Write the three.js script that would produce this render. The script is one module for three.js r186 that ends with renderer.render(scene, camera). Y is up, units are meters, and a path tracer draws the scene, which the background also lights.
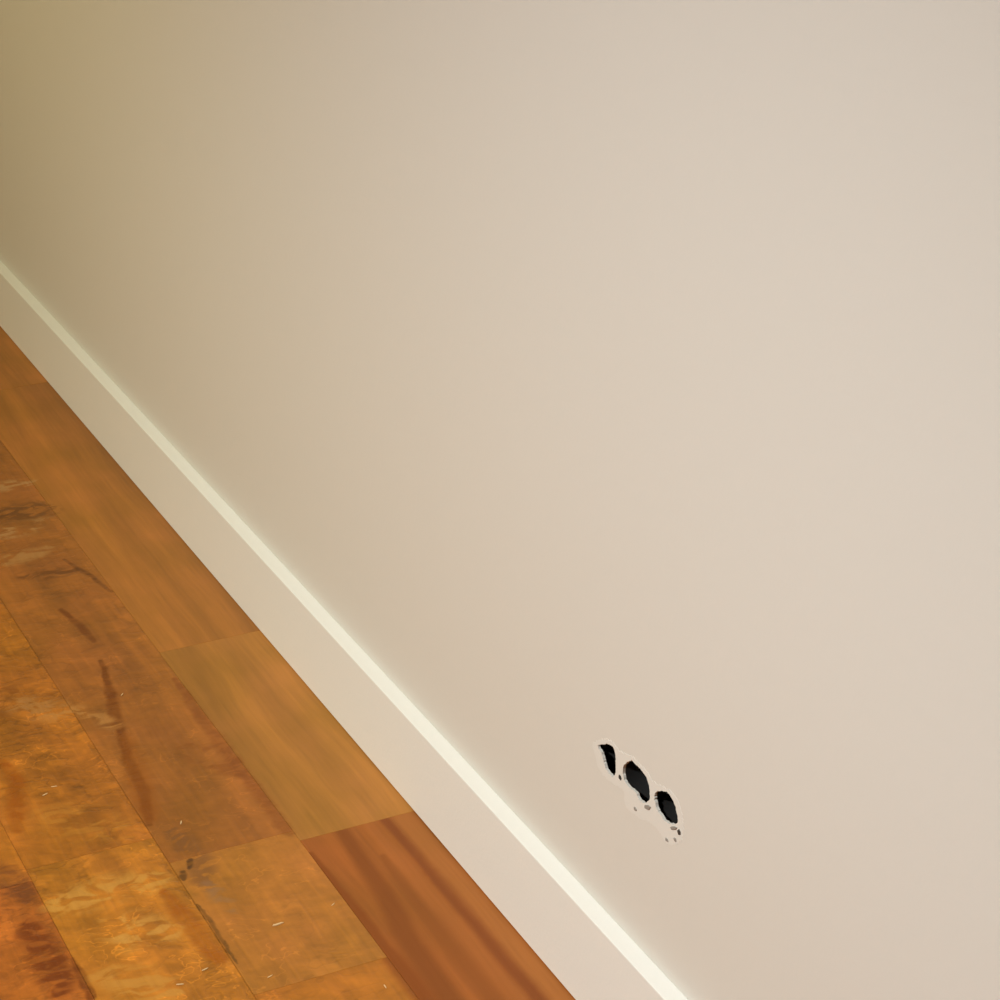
import * as THREE from 'three';
import { mergeGeometries } from 'three/addons/utils/BufferGeometryUtils.js';

// ---------------------------------------------------------------- camera, exposure
const scene = new THREE.Scene();
const camera = new THREE.PerspectiveCamera(24.13, 1, 0.02, 50);
camera.position.set(0, 1.4, 0.896);
camera.up.set(-0.35035643, 0.91746593, -0.18843206);
camera.lookAt(camera.position.clone().add(new THREE.Vector3(-0.83486154, -0.39710428, -0.38120125)));

const renderer = new THREE.WebGLRenderer({ antialias: true });
renderer.toneMapping = THREE.LinearToneMapping;
renderer.toneMappingExposure = 1.0;
renderer.shadowMap.enabled = true;
renderer.shadowMap.type = THREE.PCFSoftShadowMap;

// ---------------------------------------------------------------- lamps of the room: spotlights under the ceiling, aimed at the wall
const ROOM = { x0: -5.6, x1: 1.6, z1: 3.4, h: 2.6 };
const SPOTS = [   // position, aimed at, candela, linear colour, beam half angle, label
  [[-1.0, 2.45, 2.1], [-1.45, 0, 0.85], 26.2, [0.98, 1.0, 0.96], 0.8, 'white ceiling spotlight with neutral light aimed below the wall holes'],
  [[-3.6, 2.45, 2.3], [-3.9, 0, 0.8], 10.9, [1.0, 0.927, 0.52], 0.95, 'white ceiling spotlight with warm light aimed at the far end of the wall'],
];

// ---------------------------------------------------------------- helpers
function rng(seed) { let s = seed >>> 0; return () => { s = (s + 0x6D2B79F5) >>> 0; let t = s; t = Math.imul(t ^ (t >>> 15), t | 1); t ^= t + Math.imul(t ^ (t >>> 7), t | 61); return ((t ^ (t >>> 14)) >>> 0) / 4294967296; }; }
function hash(ix, iy, s) { let h = Math.imul(ix, 374761393) ^ Math.imul(iy, 668265263) ^ Math.imul(s, 2147483647 ^ 974634777); h = Math.imul(h ^ (h >>> 13), 1274126177); return ((h ^ (h >>> 16)) >>> 0) / 4294967296; }
function vnoise(x, y, s) {
  const ix = Math.floor(x), iy = Math.floor(y); let fx = x - ix, fy = y - iy;
  fx = fx * fx * (3 - 2 * fx); fy = fy * fy * (3 - 2 * fy);
  const a = hash(ix, iy, s), b = hash(ix + 1, iy, s), c = hash(ix, iy + 1, s), d = hash(ix + 1, iy + 1, s);
  return a + (b - a) * fx + (c - a) * fy + (a - b - c + d) * fx * fy;
}
function fbm(x, y, s, o = 4) { let v = 0, a = 0.5, t = 0; for (let k = 0; k < o; k++) { v += a * vnoise(x, y, s + k * 17); t += a; a *= 0.5; x *= 2.03; y *= 2.03; } return v / t; }
const clamp = (v, a = 0, b = 1) => Math.min(b, Math.max(a, v));
const smooth = (a, b, v) => { const t = clamp((v - a) / (b - a)); return t * t * (3 - 2 * t); };
const names = {};
function numbered(n) { const k = names[n] = (names[n] ?? -1) + 1; return k ? `${n}_${String(k).padStart(3, '0')}` : n; }
function lit(o) { o.castShadow = true; o.receiveShadow = true; return o; }
function part(name, g, m, parent) { const o = lit(new THREE.Mesh(g, m)); o.name = name; parent.add(o); return o; }
function struct(name, g, m) { const o = part(name, g, m, scene); o.userData.kind = 'structure'; return o; }
function dataTex(w, h, fill, srgb) {
  const d = new Uint8Array(w * h * 4);
  for (let j = 0; j < h; j++) for (let i = 0; i < w; i++) { const c = fill(i, j); const k = 4 * (j * w + i); d[k] = clamp(c[0], 0, 255); d[k + 1] = clamp(c[1], 0, 255); d[k + 2] = clamp(c[2], 0, 255); d[k + 3] = 255; }
  const t = new THREE.DataTexture(d, w, h); t.magFilter = THREE.LinearFilter; t.minFilter = THREE.LinearMipmapLinearFilter; t.generateMipmaps = true;
  if (srgb) t.colorSpace = THREE.SRGBColorSpace; t.needsUpdate = true; return t;
}
function box(x0, x1, y0, y1, z0, z1) { const g = new THREE.BoxGeometry(x1 - x0, y1 - y0, z1 - z0); g.translate((x0 + x1) / 2, (y0 + y1) / 2, (z0 + z1) / 2); return g; }
function outline(pts) { return pts.map(([x, y]) => new THREE.Vector2(x, y)); }

// a ragged outline: the given points joined by a closed curve, with small nicks
function ragged(pts, seed, n = 72, amp = 0.0007) {
  const c = new THREE.CatmullRomCurve3(pts.map(([x, y]) => new THREE.Vector3(x, y, 0)), true, 'catmullrom', 0.4);
  const r = rng(seed), out = [];
  for (let k = 0; k < n; k++) { const p = c.getPointAt(k / n); out.push([p.x + (r() - 0.5) * 2 * amp, p.y + (r() - 0.5) * 2 * amp]); }
  return out;
}

// ---------------------------------------------------------------- materials of the shell
function tiled(n, f) {   // wrapping noise for a repeating relief
  return dataTex(n, n, (i, j) => { const v = 255 * f(i, j, n); return [v, v, v]; }, false);
}
function wrapNoise(u, v, p, s) { const x = u * p, y = v * p, ix = Math.floor(x), iy = Math.floor(y); let fx = x - ix, fy = y - iy; fx = fx * fx * (3 - 2 * fx); fy = fy * fy * (3 - 2 * fy); const h = (a, b) => hash(((a % p) + p) % p, ((b % p) + p) % p, s); return (h(ix, iy) * (1 - fx) + h(ix + 1, iy) * fx) * (1 - fy) + (h(ix, iy + 1) * (1 - fx) + h(ix + 1, iy + 1) * fx) * fy; }
const rollerBump = tiled(512, (i, j, n) => 0.45 * wrapNoise(i / n, j / n, 8, 3) + 0.35 * wrapNoise(i / n, j / n, 40, 4) + 0.2 * wrapNoise(i / n, j / n, 128, 5));
rollerBump.wrapS = rollerBump.wrapT = THREE.RepeatWrapping; rollerBump.repeat.set(2.2, 2.2);
const M = {};
M.wall = new THREE.MeshStandardMaterial({ color: new THREE.Color().setRGB(0.75, 0.73, 0.685), roughness: 0.85, bumpMap: rollerBump, bumpScale: 0.00025 });
M.plain = new THREE.MeshStandardMaterial({ color: new THREE.Color().setRGB(0.84, 0.83, 0.81), roughness: 0.9 });
M.core = new THREE.MeshStandardMaterial({ color: new THREE.Color().setRGB(0.45, 0.42, 0.38), roughness: 0.95 });
M.filler = new THREE.MeshStandardMaterial({ color: new THREE.Color().setRGB(0.785, 0.77, 0.73), roughness: 0.95 });
M.ceiling = new THREE.MeshStandardMaterial({ color: new THREE.Color().setRGB(0.82, 0.80, 0.76), roughness: 0.95 });
const speck = rollerBump.clone(); speck.repeat.set(9, 9); speck.needsUpdate = true;
M.skirting = new THREE.MeshPhysicalMaterial({ color: new THREE.Color().setRGB(0.88, 0.885, 0.86), roughness: 0.5, bumpMap: speck, bumpScale: 0.0002 });
M.black = new THREE.MeshStandardMaterial({ color: new THREE.Color().setRGB(0.0035, 0.0028, 0.0028), roughness: 0.8 });
M.darkChip = new THREE.MeshStandardMaterial({ color: new THREE.Color().setRGB(0.05, 0.042, 0.035), roughness: 0.9 });
M.greyChip = new THREE.MeshStandardMaterial({ color: new THREE.Color().setRGB(0.32, 0.29, 0.26), roughness: 0.9 });
M.sub = new THREE.MeshStandardMaterial({ color: new THREE.Color().setRGB(0.06, 0.035, 0.015), roughness: 0.95 });
M.trim = new THREE.MeshStandardMaterial({ color: new THREE.Color().setRGB(0.85, 0.84, 0.82), roughness: 0.4 });
M.sliver = new THREE.MeshStandardMaterial({ color: new THREE.Color().setRGB(0.75, 0.53, 0.28), roughness: 0.6 });

// ---------------------------------------------------------------- walls and ceiling
const HOLES = [
  [[-1.7494, .2919], [-1.7304, .3026], [-1.7195, .305], [-1.715, .3], [-1.7139, .2914], [-1.714, .2808], [-1.7187, .2726], [-1.7264, .2716], [-1.7351, .2738], [-1.7393, .2801], [-1.7436, .2863], [-1.7494, .288]],
  [[-1.6978, .2959], [-1.6824, .3092], [-1.6736, .3093], [-1.6627, .3089], [-1.6532, .3061], [-1.6478, .3], [-1.6464, .2918], [-1.6482, .2831], [-1.6605, .2754], [-1.6687, .2756], [-1.6742, .2794], [-1.6867, .2779], [-1.6971, .2804], [-1.6993, .2883]],
  [[-1.6362, .2986], [-1.6283, .3046], [-1.6164, .3102], [-1.6067, .3104], [-1.5999, .306], [-1.5946, .2971], [-1.5945, .2887], [-1.6049, .2821], [-1.6175, .2787], [-1.6281, .281], [-1.6356, .2863], [-1.6375, .2927]],
].map((h, k) => ragged(h, 11 + k));
const BOXES = [[-1.7300, .2885, 'leftmost'], [-1.6730, .2925, 'middle'], [-1.6160, .2945, 'rightmost']];
const SKIM = 0.0026, CORE = 0.12;
{
  const s = new THREE.Shape(outline([[ROOM.x0, 0], [ROOM.x1, 0], [ROOM.x1, ROOM.h], [ROOM.x0, ROOM.h]]));
  for (const h of HOLES) s.holes.push(new THREE.Path(outline(h)));
  const g = new THREE.ExtrudeGeometry(s, { depth: SKIM, bevelEnabled: false }); g.translate(0, 0, -SKIM);
  const wall = struct('wall_back', g, M.wall);
  const c = new THREE.Shape(outline([[ROOM.x0, -0.1], [ROOM.x1, -0.1], [ROOM.x1, ROOM.h], [ROOM.x0, ROOM.h]]));
  c.holes.push(new THREE.Path(outline([[-1.765, .255], [-1.58, .255], [-1.58, .33], [-1.765, .33]])));
  const cg = new THREE.ExtrudeGeometry(c, { depth: CORE, bevelEnabled: false }); cg.translate(0, 0, -SKIM - CORE);
  part('wall_core', cg, M.core, wall);
  part('wall_back_panel', box(ROOM.x0, ROOM.x1, -0.1, ROOM.h, -SKIM - CORE - 0.03, -SKIM - CORE), M.core, wall);
  // thin smear of paler filler around the three holes
  const patch = ragged([[-1.7626, .2868], [-1.7463, .301], [-1.7217, .311], [-1.7034, .3086], [-1.6824, .3148], [-1.6551, .3145], [-1.6389, .3095], [-1.6178, .3151], [-1.5995, .3164], [-1.5865, .3073], [-1.5824, .2877], [-1.5886, .2711], [-1.612, .2567], [-1.636, .263], [-1.666, .2559], [-1.6938, .2532], [-1.6994, .2685], [-1.7222, .2643], [-1.7454, .2647], [-1.7569, .2758]].map(([x, y]) => { const b = BOXES.reduce((p, q) => Math.hypot(q[0] - x, q[1] - y) < Math.hypot(p[0] - x, p[1] - y) ? q : p); return [b[0] + (x - b[0]) * (y > 0.27 ? 0.97 : 1), y > b[1] ? y - 0.001 : y]; }), 5, 220, 0.0013);
  const ps = new THREE.Shape(outline(patch));
  for (const h of HOLES) ps.holes.push(new THREE.Path(outline(h)));
  const pg = new THREE.ExtrudeGeometry(ps, { depth: 0.0002, bevelEnabled: false });
  const po = part('filler_smear', pg, M.filler, wall); po.userData.label = 'pale plaster filler smeared around the holes';
  // chips and scuffs knocked out beside the holes
  const chip = (cx, cy, rx, ry, turn, m, seed) => {
    const r = rng(seed), p = [];
    for (let k = 0; k < 11; k++) { const a = k / 11 * Math.PI * 2, q = 0.75 + 0.5 * r(); const u = Math.cos(a) * rx * q, v = Math.sin(a) * ry * q; p.push(new THREE.Vector2(cx + u * Math.cos(turn) - v * Math.sin(turn), cy + u * Math.sin(turn) + v * Math.cos(turn))); }
    const eg = new THREE.ExtrudeGeometry(new THREE.Shape(p), { depth: 0.0006, bevelEnabled: true, bevelThickness: 0.0003, bevelSize: 0.0003, bevelSegments: 1 }); eg.translate(0, 0, 0.0003);
    part('plaster_chip', eg, m, wall);
  };
  chip(-1.7044, .2796, .0022, .0018, 0, M.darkChip, 1);
  chip(-1.6742, .2613, .0020, .0014, 0, M.greyChip, 2);
  chip(-1.6500, .2760, .0060, .0022, 0.5, M.greyChip, 3);
  chip(-1.6010, .2805, .0060, .0014, 0.5, M.greyChip, 4);
  chip(-1.5905, .2818, .0020, .0024, 0, M.darkChip, 5);
  chip(-1.6133, .2612, .0022, .0012, 0, M.greyChip, 6);
  chip(-1.5977, .2698, .0022, .0013, 0, M.greyChip, 7);
}
struct('wall_front', box(ROOM.x0, ROOM.x1, -0.1, ROOM.h, ROOM.z1, ROOM.z1 + 0.12), M.plain);
struct('wall_left', box(ROOM.x0 - 0.12, ROOM.x0, -0.1, ROOM.h, -0.16, ROOM.z1 + 0.12), M.plain);
struct('wall_right', box(ROOM.x1, ROOM.x1 + 0.12, -0.1, ROOM.h, -0.16, ROOM.z1 + 0.12), M.plain);
struct('ceiling', box(ROOM.x0 - 0.12, ROOM.x1 + 0.12, ROOM.h, ROOM.h + 0.12, -0.16, ROOM.z1 + 0.12), M.ceiling);

// ---------------------------------------------------------------- skirting board: flat face, eased edges, square top
{
  const T = 0.0176, B = 0.0240, Hf = 0.1086, Hh = 0.1118, e = 0.0014;   // face leans back a little, top slopes down to the front
  const s = new THREE.Shape();
  s.moveTo(0, 0.0006); s.lineTo(B - 0.0008, 0.0006); s.lineTo(B, 0.0014); s.lineTo(T, Hf - e);
  s.absarc(T - e, Hf - e, e, 0, Math.PI * 0.44, false); s.lineTo(0.0005, Hh); s.lineTo(0, Hh - 0.0005); s.lineTo(0, 0.0006);
  const g = new THREE.ExtrudeGeometry(s, { depth: ROOM.x1 - ROOM.x0, bevelEnabled: false, curveSegments: 5 });
  g.rotateY(-Math.PI / 2); g.translate(ROOM.x1, 0, 0);      // profile x -> world z, sweep -> world x
  const p = g.attributes.position, uv = g.attributes.uv;
  for (let i = 0; i < p.count; i++) uv.setXY(i, p.getX(i), p.getY(i) + p.getZ(i));
  struct('baseboard_back', g, M.skirting);
}

// ---------------------------------------------------------------- floor: separate boards on a dark underlay
const W = 0.147, Z1 = 0.164, TH = 0.014;
// marks in the wood, in floor metres: points (x, z), half width, sRGB colour, strength, softness
const MARKS = [
  // dark grain lines and cracks
  { p: [[-2.7063, .238], [-2.626, .2522], [-2.5313, .2698], [-2.4407, .2843], [-2.3512, .2907], [-2.2855, .3051]], w: [.0045, .0058], c: [120, 62, 12], a: .85, s: 2.1, n: .35 },
  { p: [[-2.50, .268], [-2.40, .285], [-2.30, .300]], w: [.008, .013], c: [156, 86, 20], a: .5, s: 2.2, n: .3 },
  { p: [[-3.0435, .196], [-2.98, .1771], [-2.9064, .1658]], w: [.0035, .003], c: [100, 54, 16], a: .75, s: 2, n: .5 },
  { p: [[-2.8858, .2465], [-2.8317, .2364], [-2.768, .231]], w: [.0045, .004], c: [116, 60, 16], a: .7, s: 2.2, n: .5 },
  { p: [[-2.1444, .332], [-2.072, .3271], [-1.9935, .3202]], w: [.006, .010], c: [166, 90, 18], a: .7, s: 2.3, n: .4 },
  { p: [[-2.1000, .3094], [-2.0225, .3085], [-1.9700, .3080]], w: [.0020, .0015], c: [98, 62, 22], a: .65, s: 1.8, n: .3 },
  { p: [[-2.1880, .2895], [-2.1750, .2960]], w: [.0045, .0035], c: [62, 38, 14], a: .9, s: 1.9, n: .5 },
  { p: [[-2.1700, .3040], [-2.1560, .3080]], w: [.0035, .0030], c: [92, 58, 24], a: .8, s: 1.9, n: .6 },
  { p: [[-2.2612, .2865], [-2.1978, .2799], [-2.1338, .2896]], w: [.012, .014], c: [122, 80, 46], a: .55, s: 2, n: 1 },
  { p: [[-2.1400, .2850], [-2.0700, .2780]], w: [.010, .008], c: [156, 116, 84], a: .55, s: 2, n: 1 },
  { p: [[-2.5064, .421], [-2.4437, .4187], [-2.344, .4466]], w: [.006, .009], c: [158, 82, 14], a: .65, s: 2.6, n: .5 },
  { p: [[-2.2741, .4851], [-2.1941, .4717]], w: [.018, .012], c: [116, 66, 36], a: .75, s: 2, n: .6 },
  { p: [[-2.1477, .4871], [-2.0688, .4831], [-2.0133, .4834]], w: [.014, .018], c: [118, 56, 20], a: .8, s: 2, n: .7 },
  { p: [[-2.0594, .4569], [-1.9858, .4598]], w: [.004, .004], c: [112, 56, 18], a: .7, s: 2, n: .4 },
  { p: [[-3.2487, .2395], [-3.2314, .1718]], w: [.030, .026], c: [96, 58, 24], a: .6, s: 2, n: 1 },
  { p: [[-3.0206, .2625], [-3.0033, .1942]], w: [.018, .014], c: [104, 60, 22], a: .6, s: 2, n: 1 },
  { p: [[-2.70, .430], [-2.62, .330]], w: [.03, .03], c: [120, 66, 20], a: .5, s: 2, n: 1 },
  { p: [[-2.4411, .2058], [-2.3437, .1785]], w: [.022, .014], c: [140, 78, 26], a: .6, s: 2, n: .8 },
  { p: [[-2.62, .170], [-2.40, .171], [-2.19, .171]], w: [.005, .009], c: [138, 74, 24], a: .6, s: 2, n: .4 },
  // pale patches: worn wood, plus glints of sheen painted into the board colour
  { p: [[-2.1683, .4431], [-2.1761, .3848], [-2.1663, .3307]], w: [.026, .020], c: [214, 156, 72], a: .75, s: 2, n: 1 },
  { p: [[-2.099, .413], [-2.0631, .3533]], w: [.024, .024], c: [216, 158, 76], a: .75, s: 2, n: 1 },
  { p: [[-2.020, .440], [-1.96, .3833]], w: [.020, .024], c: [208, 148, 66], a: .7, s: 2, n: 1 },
  { p: [[-2.6634, .3822], [-2.5982, .3253], [-2.5322, .2732]], w: [.022, .016], c: [198, 140, 76], a: .7, s: 2, n: 1 },  // soft reflection painted into the wood tone
  { p: [[-3.356, .2227], [-3.3494, .1672]], w: [.018, .016], c: [196, 152, 100], a: .7, s: 2, n: 1 },  // glint streak across the board, painted as paler wood
  { p: [[-3.1755, .2577], [-3.1941, .1926]], w: [.022, .018], c: [192, 146, 94], a: .7, s: 2, n: 1 },  // painted glint, same streak cluster
  { p: [[-3.0842, .288], [-3.0907, .2106]], w: [.018, .016], c: [188, 138, 80], a: .7, s: 2, n: 1 },  // painted glint, near end of the streak cluster
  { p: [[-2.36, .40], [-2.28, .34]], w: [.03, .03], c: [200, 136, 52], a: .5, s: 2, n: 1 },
  // long soft grain bands of the reddish board by the wall
  { p: [[-2.26, .1112], [-2.0247, .121], [-1.9442, .1316], [-1.70, .1390]], w: [.006, .010], c: [130, 68, 18], a: .65, s: 2.6, n: 0, from: -2.18 },
  { p: [[-2.26, .0658], [-2.0871, .0573], [-2.0023, .056], [-1.9165, .0571], [-1.65, .0560]], w: [.004, .007], c: [134, 66, 18], a: .7, s: 2.6, n: 0, from: -2.18 },
  { p: [[-2.14, .1635], [-1.9348, .1607], [-1.8795, .1590], [-1.65, .154]], w: [.004, .010], c: [138, 70, 16], a: .75, s: 2.4, n: 0, from: -2.18 },
  { p: [[-2.10, .0919], [-1.9358, .0949], [-1.6738, .0913]], w: [.004, .013], c: [140, 76, 22], a: .5, s: 2.6, n: 0, from: -2.18 },
  { p: [[-2.26, .040], [-2.0862, .0395], [-1.9068, .0373], [-1.6339, .0326]], w: [.010, .009], c: [192, 120, 56], a: .6, s: 2.4, n: 0, from: -2.18 },
  { p: [[-2.22, .082], [-1.95, .077], [-1.7, .074]], w: [.006, .009], c: [184, 108, 48], a: .55, s: 2.4, n: 0, from: -2.18 },
];
function segDist(px, pz, a, b) { const dx = b[0] - a[0], dz = b[1] - a[1]; const t = clamp(((px - a[0]) * dx + (pz - a[1]) * dz) / (dx * dx + dz * dz)); return [Math.hypot(px - a[0] - t * dx, pz - a[1] - t * dz), t]; }
function markAt(m, x, z) {
  let best = 0; const n = m.p.length - 1;
  for (let k = 0; k < n; k++) { const [d, t] = segDist(x, z, m.p[k], m.p[k + 1]); const u = (k + t) / n; const w = (m.w[0] + (m.w[1] - m.w[0]) * u) * (0.45 + 0.55 * Math.pow(Math.sin(Math.PI * clamp(u, 0.02, 0.98)), 0.5)); best = Math.max(best, 1 - smooth(w * 0.55, w * m.s, d)); }
  return best * m.a;
}
// one board's wood: base sRGB colour, grain along x, worn crackle where rough
function bake(x0, x1, z0, z1, base, seed, rough, density = 1350) {
  const w = Math.max(64, Math.min(1536, Math.round((x1 - x0) * density))), h = Math.max(96, Math.round((z1 - z0) * density));
  const marks = MARKS.filter(m => (m.from === undefined || x0 > m.from) && m.p.some(([x, z]) => x > x0 - 0.25 && x < x1 + 0.25 && z > z0 - 0.03 && z < z1 + 0.03));
  const bump = new Float32Array(w * h);
  const map = dataTex(w, h, (i, j) => {
    const x = x0 + (i + 0.5) / w * (x1 - x0), z = z0 + (j + 0.5) / h * (z1 - z0);
    const warp = 0.02 * (fbm(x * 3, z * 9, seed + 5, 3) - 0.5);
    const band = fbm(x * 1.6, (z + warp) * 38, seed, 3);
    const fine = fbm(x * 14, (z + warp) * 300, seed + 31, 3);
    const blot = fbm(x * 9.5 + z * 8, z * 13 - x * 6, seed + 61, 4);
    let v = 1 + 0.26 * (band - 0.5) + 0.10 * (fine - 0.5) + 0.13 * (blot - 0.5);
    let hue = blot - 0.5;
    let hgt = 0.25 * fine;
    if (rough > 0) {
      const wx = x + 0.018 * (fbm(x * 24, z * 24, seed + 3, 2) - 0.5), wz = z + 0.018 * (fbm(x * 24, z * 24, seed + 4, 2) - 0.5);
      const n1 = fbm(wx * 32 + wz * 12, wz * 24 - wx * 9, seed + 71, 4), crack = Math.abs(2 * fbm(wx * 46, wz * 30, seed + 81, 4) - 1);
      const where = smooth(0.36, 0.62, fbm(x * 6, z * 9, seed + 91, 2));
      const line = (1 - smooth(0.0, 0.10, crack)) * where;
      const n2 = fbm(wx * 104 + wz * 60, wz * 66 - wx * 58, seed + 101, 4);
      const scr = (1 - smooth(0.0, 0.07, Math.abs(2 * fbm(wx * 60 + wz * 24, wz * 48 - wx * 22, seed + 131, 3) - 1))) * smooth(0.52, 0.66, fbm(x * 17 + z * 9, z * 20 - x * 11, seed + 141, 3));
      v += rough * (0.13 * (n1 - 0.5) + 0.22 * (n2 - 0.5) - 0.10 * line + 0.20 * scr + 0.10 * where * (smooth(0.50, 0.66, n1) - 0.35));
      hgt += rough * (0.5 * n1 + 0.3 * n2 + 0.2 * smooth(0, 0.2, crack) * where);
    }
    let c = [base[0] * v * (1 + 0.03 * hue), base[1] * v * (1 - 0.02 * hue), base[2] * v * (1 + 0.25 * hue)];
    const jx = 0.02 * (fbm(x * 14, z * 40, 7, 3) - 0.5), jz = 0.009 * (fbm(x * 14 + 9, z * 40, 8, 3) - 0.5) + 0.004 * (fbm(x * 90, z * 90, 9, 2) - 0.5);
    const grit = smooth(0.40, 0.62, fbm(x * 110 + 3 * (fbm(x * 30, z * 30, 12, 2) - 0.5), z * 56 + 3 * (fbm(x * 30, z * 30, 13, 2) - 0.5), 10, 5));
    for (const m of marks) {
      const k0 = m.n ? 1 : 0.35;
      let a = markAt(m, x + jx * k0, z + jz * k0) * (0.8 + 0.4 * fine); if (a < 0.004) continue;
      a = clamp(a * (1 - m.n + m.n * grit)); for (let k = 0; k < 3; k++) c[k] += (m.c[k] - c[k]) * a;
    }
    bump[j * w + i] = hgt;
    return [c[0] * 0.94, c[1] * 0.94, c[2] * 0.92];
  }, true);
  const bt = dataTex(w, h, (i, j) => { const v = 255 * clamp(bump[j * w + i]); return [v, v, v]; }, false);
  return new THREE.MeshPhysicalMaterial({ map, bumpMap: bt, bumpScale: 0.0004 + 0.0011 * rough, roughness: rough > 0 ? 0.42 : 0.5, specularIntensity: 0.6 });
}
const geoCache = {};
function boardGeo(L, D) {   // board with a small bevel round the top, origin at the centre of the top face
  const key = L.toFixed(4) + '_' + D.toFixed(4); if (geoCache[key]) return geoCache[key];
  const b = 0.0004, P = [], U = [], hx = L / 2, hz = D / 2;
  const top = [[-hx + b, 0, -hz + b], [-hx + b, 0, hz - b], [hx - b, 0, hz - b], [hx - b, 0, -hz + b]];
  const mid = [[-hx, -b, -hz], [-hx, -b, hz], [hx, -b, hz], [hx, -b, -hz]];
  const bot = mid.map(([x, , z]) => [x, -TH, z]);
  const quad = (a, c, d, e) => { for (const v of [a, c, d, a, d, e]) { P.push(...v); U.push((v[0] + hx) / L, (v[2] + hz) / D); } };
  quad(...top); quad(bot[3], bot[2], bot[1], bot[0]);
  for (let k = 0; k < 4; k++) { const n = (k + 1) % 4; quad(top[k], mid[k], mid[n], top[n]); quad(mid[k], bot[k], bot[n], mid[n]); }
  const g = new THREE.BufferGeometry(); g.setAttribute('position', new THREE.Float32BufferAttribute(P, 3)); g.setAttribute('uv', new THREE.Float32BufferAttribute(U, 2)); g.computeVertexNormals();
  return geoCache[key] = g;
}
const floor = struct('floor', box(ROOM.x0, ROOM.x1, -0.1, -TH - 0.0005, -0.002, ROOM.z1), M.sub);
const GAP = 0.0003;
function board(x0, x1, z0, z1, mat, dy = 0) {
  const o = part('floorboard', boardGeo(x1 - x0 - GAP, z1 - z0 - GAP), mat, floor);
  o.position.set((x0 + x1) / 2, dy, (z0 + z1) / 2);
}
const TONE = { brown: [168, 104, 42], tan: [180, 117, 50], golden: [184, 124, 54], honey: [190, 122, 50], red: [174, 100, 38], orange: [182, 112, 38], amber: [194, 123, 41] };
const r0 = rng(77);
// the rows near the wall, board by board: x joints and tones
const ROWS = [
  { z0: 0.002, z1: Z1, rough: 0, x: [-4.85, -3.78, -2.698, -2.172, -1.644], t: ['tan', 'tan', 'golden', 'red'] },
  { z0: Z1, z1: Z1 + W, rough: 0.6, x: [-4.10, -3.27, -2.195, -1.915, -1.39], t: ['brown', 'brown', 'honey', 'orange'] },
  { z0: Z1 + W, z1: Z1 + 2 * W, rough: 1, x: [-3.33, -2.255, -1.43], t: ['orange', 'amber'] },
  { z0: Z1 + 2 * W, z1: Z1 + 3 * W, rough: 1, x: [-2.75, -2.23, -1.69], t: ['orange', 'red'] },
];
const generic = ['brown', 'orange', 'golden', 'red'].map((t, k) => bake(k * 3, k * 3 + 1.06, 7, 7 + W, TONE[t], 300 + k * 13, 0.4, 700));
let seed = 500;
for (let row = 0; row * W + Z1 - W < ROOM.z1; row++) {
  const R = ROWS[row];
  const z0 = row ? Z1 + (row - 1) * W : 0.002, z1 = Math.min(Z1 + row * W, ROOM.z1);
  if (z1 - z0 < 0.01) break;
  const fillRun = (a, b) => { for (let x = a; x < b - 0.02;) { let n = Math.min(b, x + 1.06); if (b - n < 0.2) n = b; board(x, n, z0, z1, generic[Math.floor(r0() * 4)]); x = n; } };
  if (R) {
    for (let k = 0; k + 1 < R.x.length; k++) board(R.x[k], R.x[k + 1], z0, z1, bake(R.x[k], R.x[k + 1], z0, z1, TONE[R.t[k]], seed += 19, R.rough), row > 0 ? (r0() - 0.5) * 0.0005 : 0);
    fillRun(ROOM.x0, R.x[0]); fillRun(R.x[R.x.length - 1], ROOM.x1);
  } else { const s = ROOM.x0 + 0.3 + 0.7 * r0(); fillRun(ROOM.x0, s); fillRun(s, ROOM.x1); }
}

// ---------------------------------------------------------------- the three socket boxes sunk behind the holes
for (const [x, y, which] of BOXES) {
  const t = new THREE.Group(); t.name = numbered('socket_box'); t.position.set(x, y, -SKIM - 0.0005); scene.add(t);
  t.userData = { label: `black socket box sunk in the wall, ${which} of the three rough holes`, category: 'socket box', group: 'socket boxes in the wall' };
  const R = 0.0275, D = 0.046, pts = [[R, 0], [R, -D], [0.0005, -D], [0.0005, -D + 0.0015], [R - 0.0015, -D + 0.0015], [R - 0.0015, 0], [R, 0]].map(([a, b]) => new THREE.Vector2(a, b));
  const g = new THREE.LatheGeometry(pts, 28); g.rotateX(Math.PI / 2);
  part('shell', g, M.black, t);
  for (const s of [-1, 1]) { const b = new THREE.CylinderGeometry(0.0028, 0.0028, 0.03, 10); b.rotateX(Math.PI / 2); b.translate(s * (R - 0.0045), 0, -0.025); part('screw_post', b, M.black, t); }
}

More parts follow.
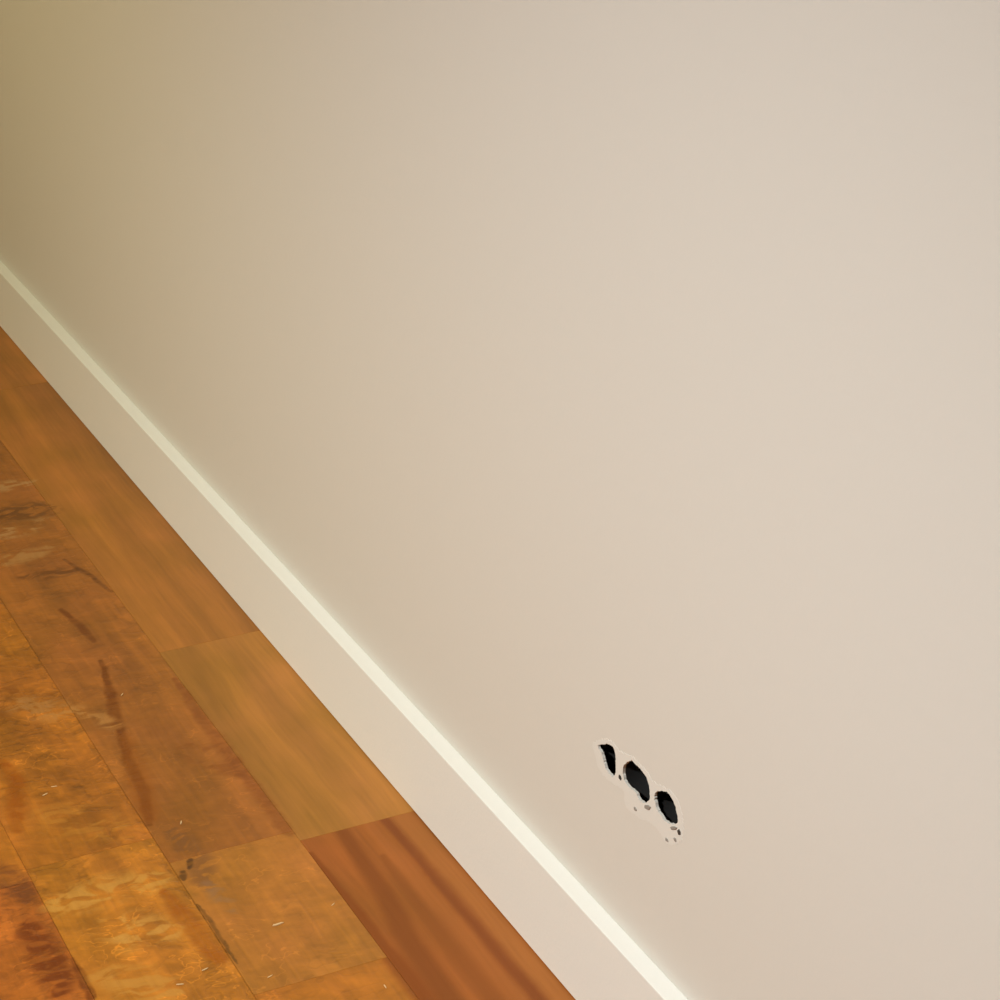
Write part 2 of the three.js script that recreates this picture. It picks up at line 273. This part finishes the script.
// ---------------------------------------------------------------- ceiling spotlights, each with its own light
for (const [pos, aim, cd, rgb, angle, label] of SPOTS) {
  const colour = new THREE.Color().setRGB(...rgb);
  const t = new THREE.Group(); t.name = numbered('ceiling_spotlight'); t.position.set(pos[0], ROOM.h, pos[2]); scene.add(t);
  t.userData = { label, category: 'ceiling lamp' };
  const drop = pos[1] - ROOM.h;
  const rose = new THREE.CylinderGeometry(0.045, 0.05, 0.022, 32); rose.translate(0, -0.011, 0); part('ceiling_rose', rose, M.trim, t);
  const stem = new THREE.CylinderGeometry(0.007, 0.007, -drop - 0.02, 14); stem.translate(0, drop / 2 - 0.01, 0); part('stem', stem, M.trim, t);
  const head = part('lamp_head', new THREE.LatheGeometry([[0.0005, -0.05], [0.030, -0.05], [0.036, -0.044], [0.045, 0.06], [0.042, 0.06], [0.034, -0.03], [0.0005, -0.03]].map(([a, b]) => new THREE.Vector2(a, b)), 36), M.trim, t);
  head.position.set(0, drop, 0);
  const dir = new THREE.Vector3(...aim).sub(new THREE.Vector3(...pos)).normalize();
  head.quaternion.setFromUnitVectors(new THREE.Vector3(0, 1, 0), dir);
  const lens = new THREE.CylinderGeometry(0.041, 0.041, 0.003, 32); lens.translate(0, 0.0565, 0);
  part('lens', lens, new THREE.MeshStandardMaterial({ color: 0xffffff, emissive: colour, emissiveIntensity: 3, roughness: 0.6 }), head);
  const l = new THREE.SpotLight(colour, cd, 0, angle, 1, 2);
  l.position.set(dir.x * 0.07, drop + dir.y * 0.07, dir.z * 0.07); l.target.position.set(dir.x * 2, drop + dir.y * 2, dir.z * 2);
  l.castShadow = true; l.shadow.radius = 2; l.shadow.mapSize.set(2048, 2048);
  t.add(l); t.add(l.target);
}

// ---------------------------------------------------------------- pale slivers of wood left on the boards
{
  const spots = [   // x, z, length, turn, label
    [-2.0234, .2449, .013, .0, 'largest pale wood sliver, lying mid-way on the short honey floorboard'],
    [-2.4059, .3961, .008, .4, 'lower of two pale slivers lying close together near the left edge'],
    [-2.4192, .3816, .007, -.3, 'upper of two pale slivers lying close together near the left edge'],
    [-2.2711, .2725, .008, 1.1, 'tiny pale sliver just above the dark knot in the boards'],
    [-2.0324, .1786, .006, .6, 'tiny pale sliver by the seam beside the reddish floorboard'],
    [-1.8674, .1863, .007, 1.5, 'tiny pale sliver near the bottom edge, closest to the baseboard'],
    [-1.9375, .2852, .007, .3, 'tiny pale sliver at the near end of the short honey floorboard'],
    [-2.6057, .2424, .007, .8, 'tiny pale sliver farthest away, beside the long dark grain line'],
    [-1.98, .3411, .008, .2, 'tiny pale sliver on the amber board near the dark crack'],
    [-1.9664, .3725, .008, -.4, 'tiny pale sliver on the amber board nearest the bottom edge'],
  ];
  const proto = new THREE.ExtrudeGeometry(new THREE.Shape(outline([[-1, -.1], [-.3, -.2], [.5, -.13], [1, .02], [.6, .18], [-.2, .14], [-.8, .12]])), { depth: 0.25, bevelEnabled: false });
  proto.rotateX(-Math.PI / 2);
  for (const [x, z, len, turn, label] of spots) {
    const o = part(numbered('wood_sliver'), proto, M.sliver, scene);
    o.scale.set(len * 0.5, len * 0.35, len * 0.5); o.rotation.y = turn + Math.PI / 2; o.position.set(x, 0.0004, z);
    o.userData = { label, category: 'sliver', group: 'wood slivers on the floorboards' };
  }
}
renderer.render(scene, camera);
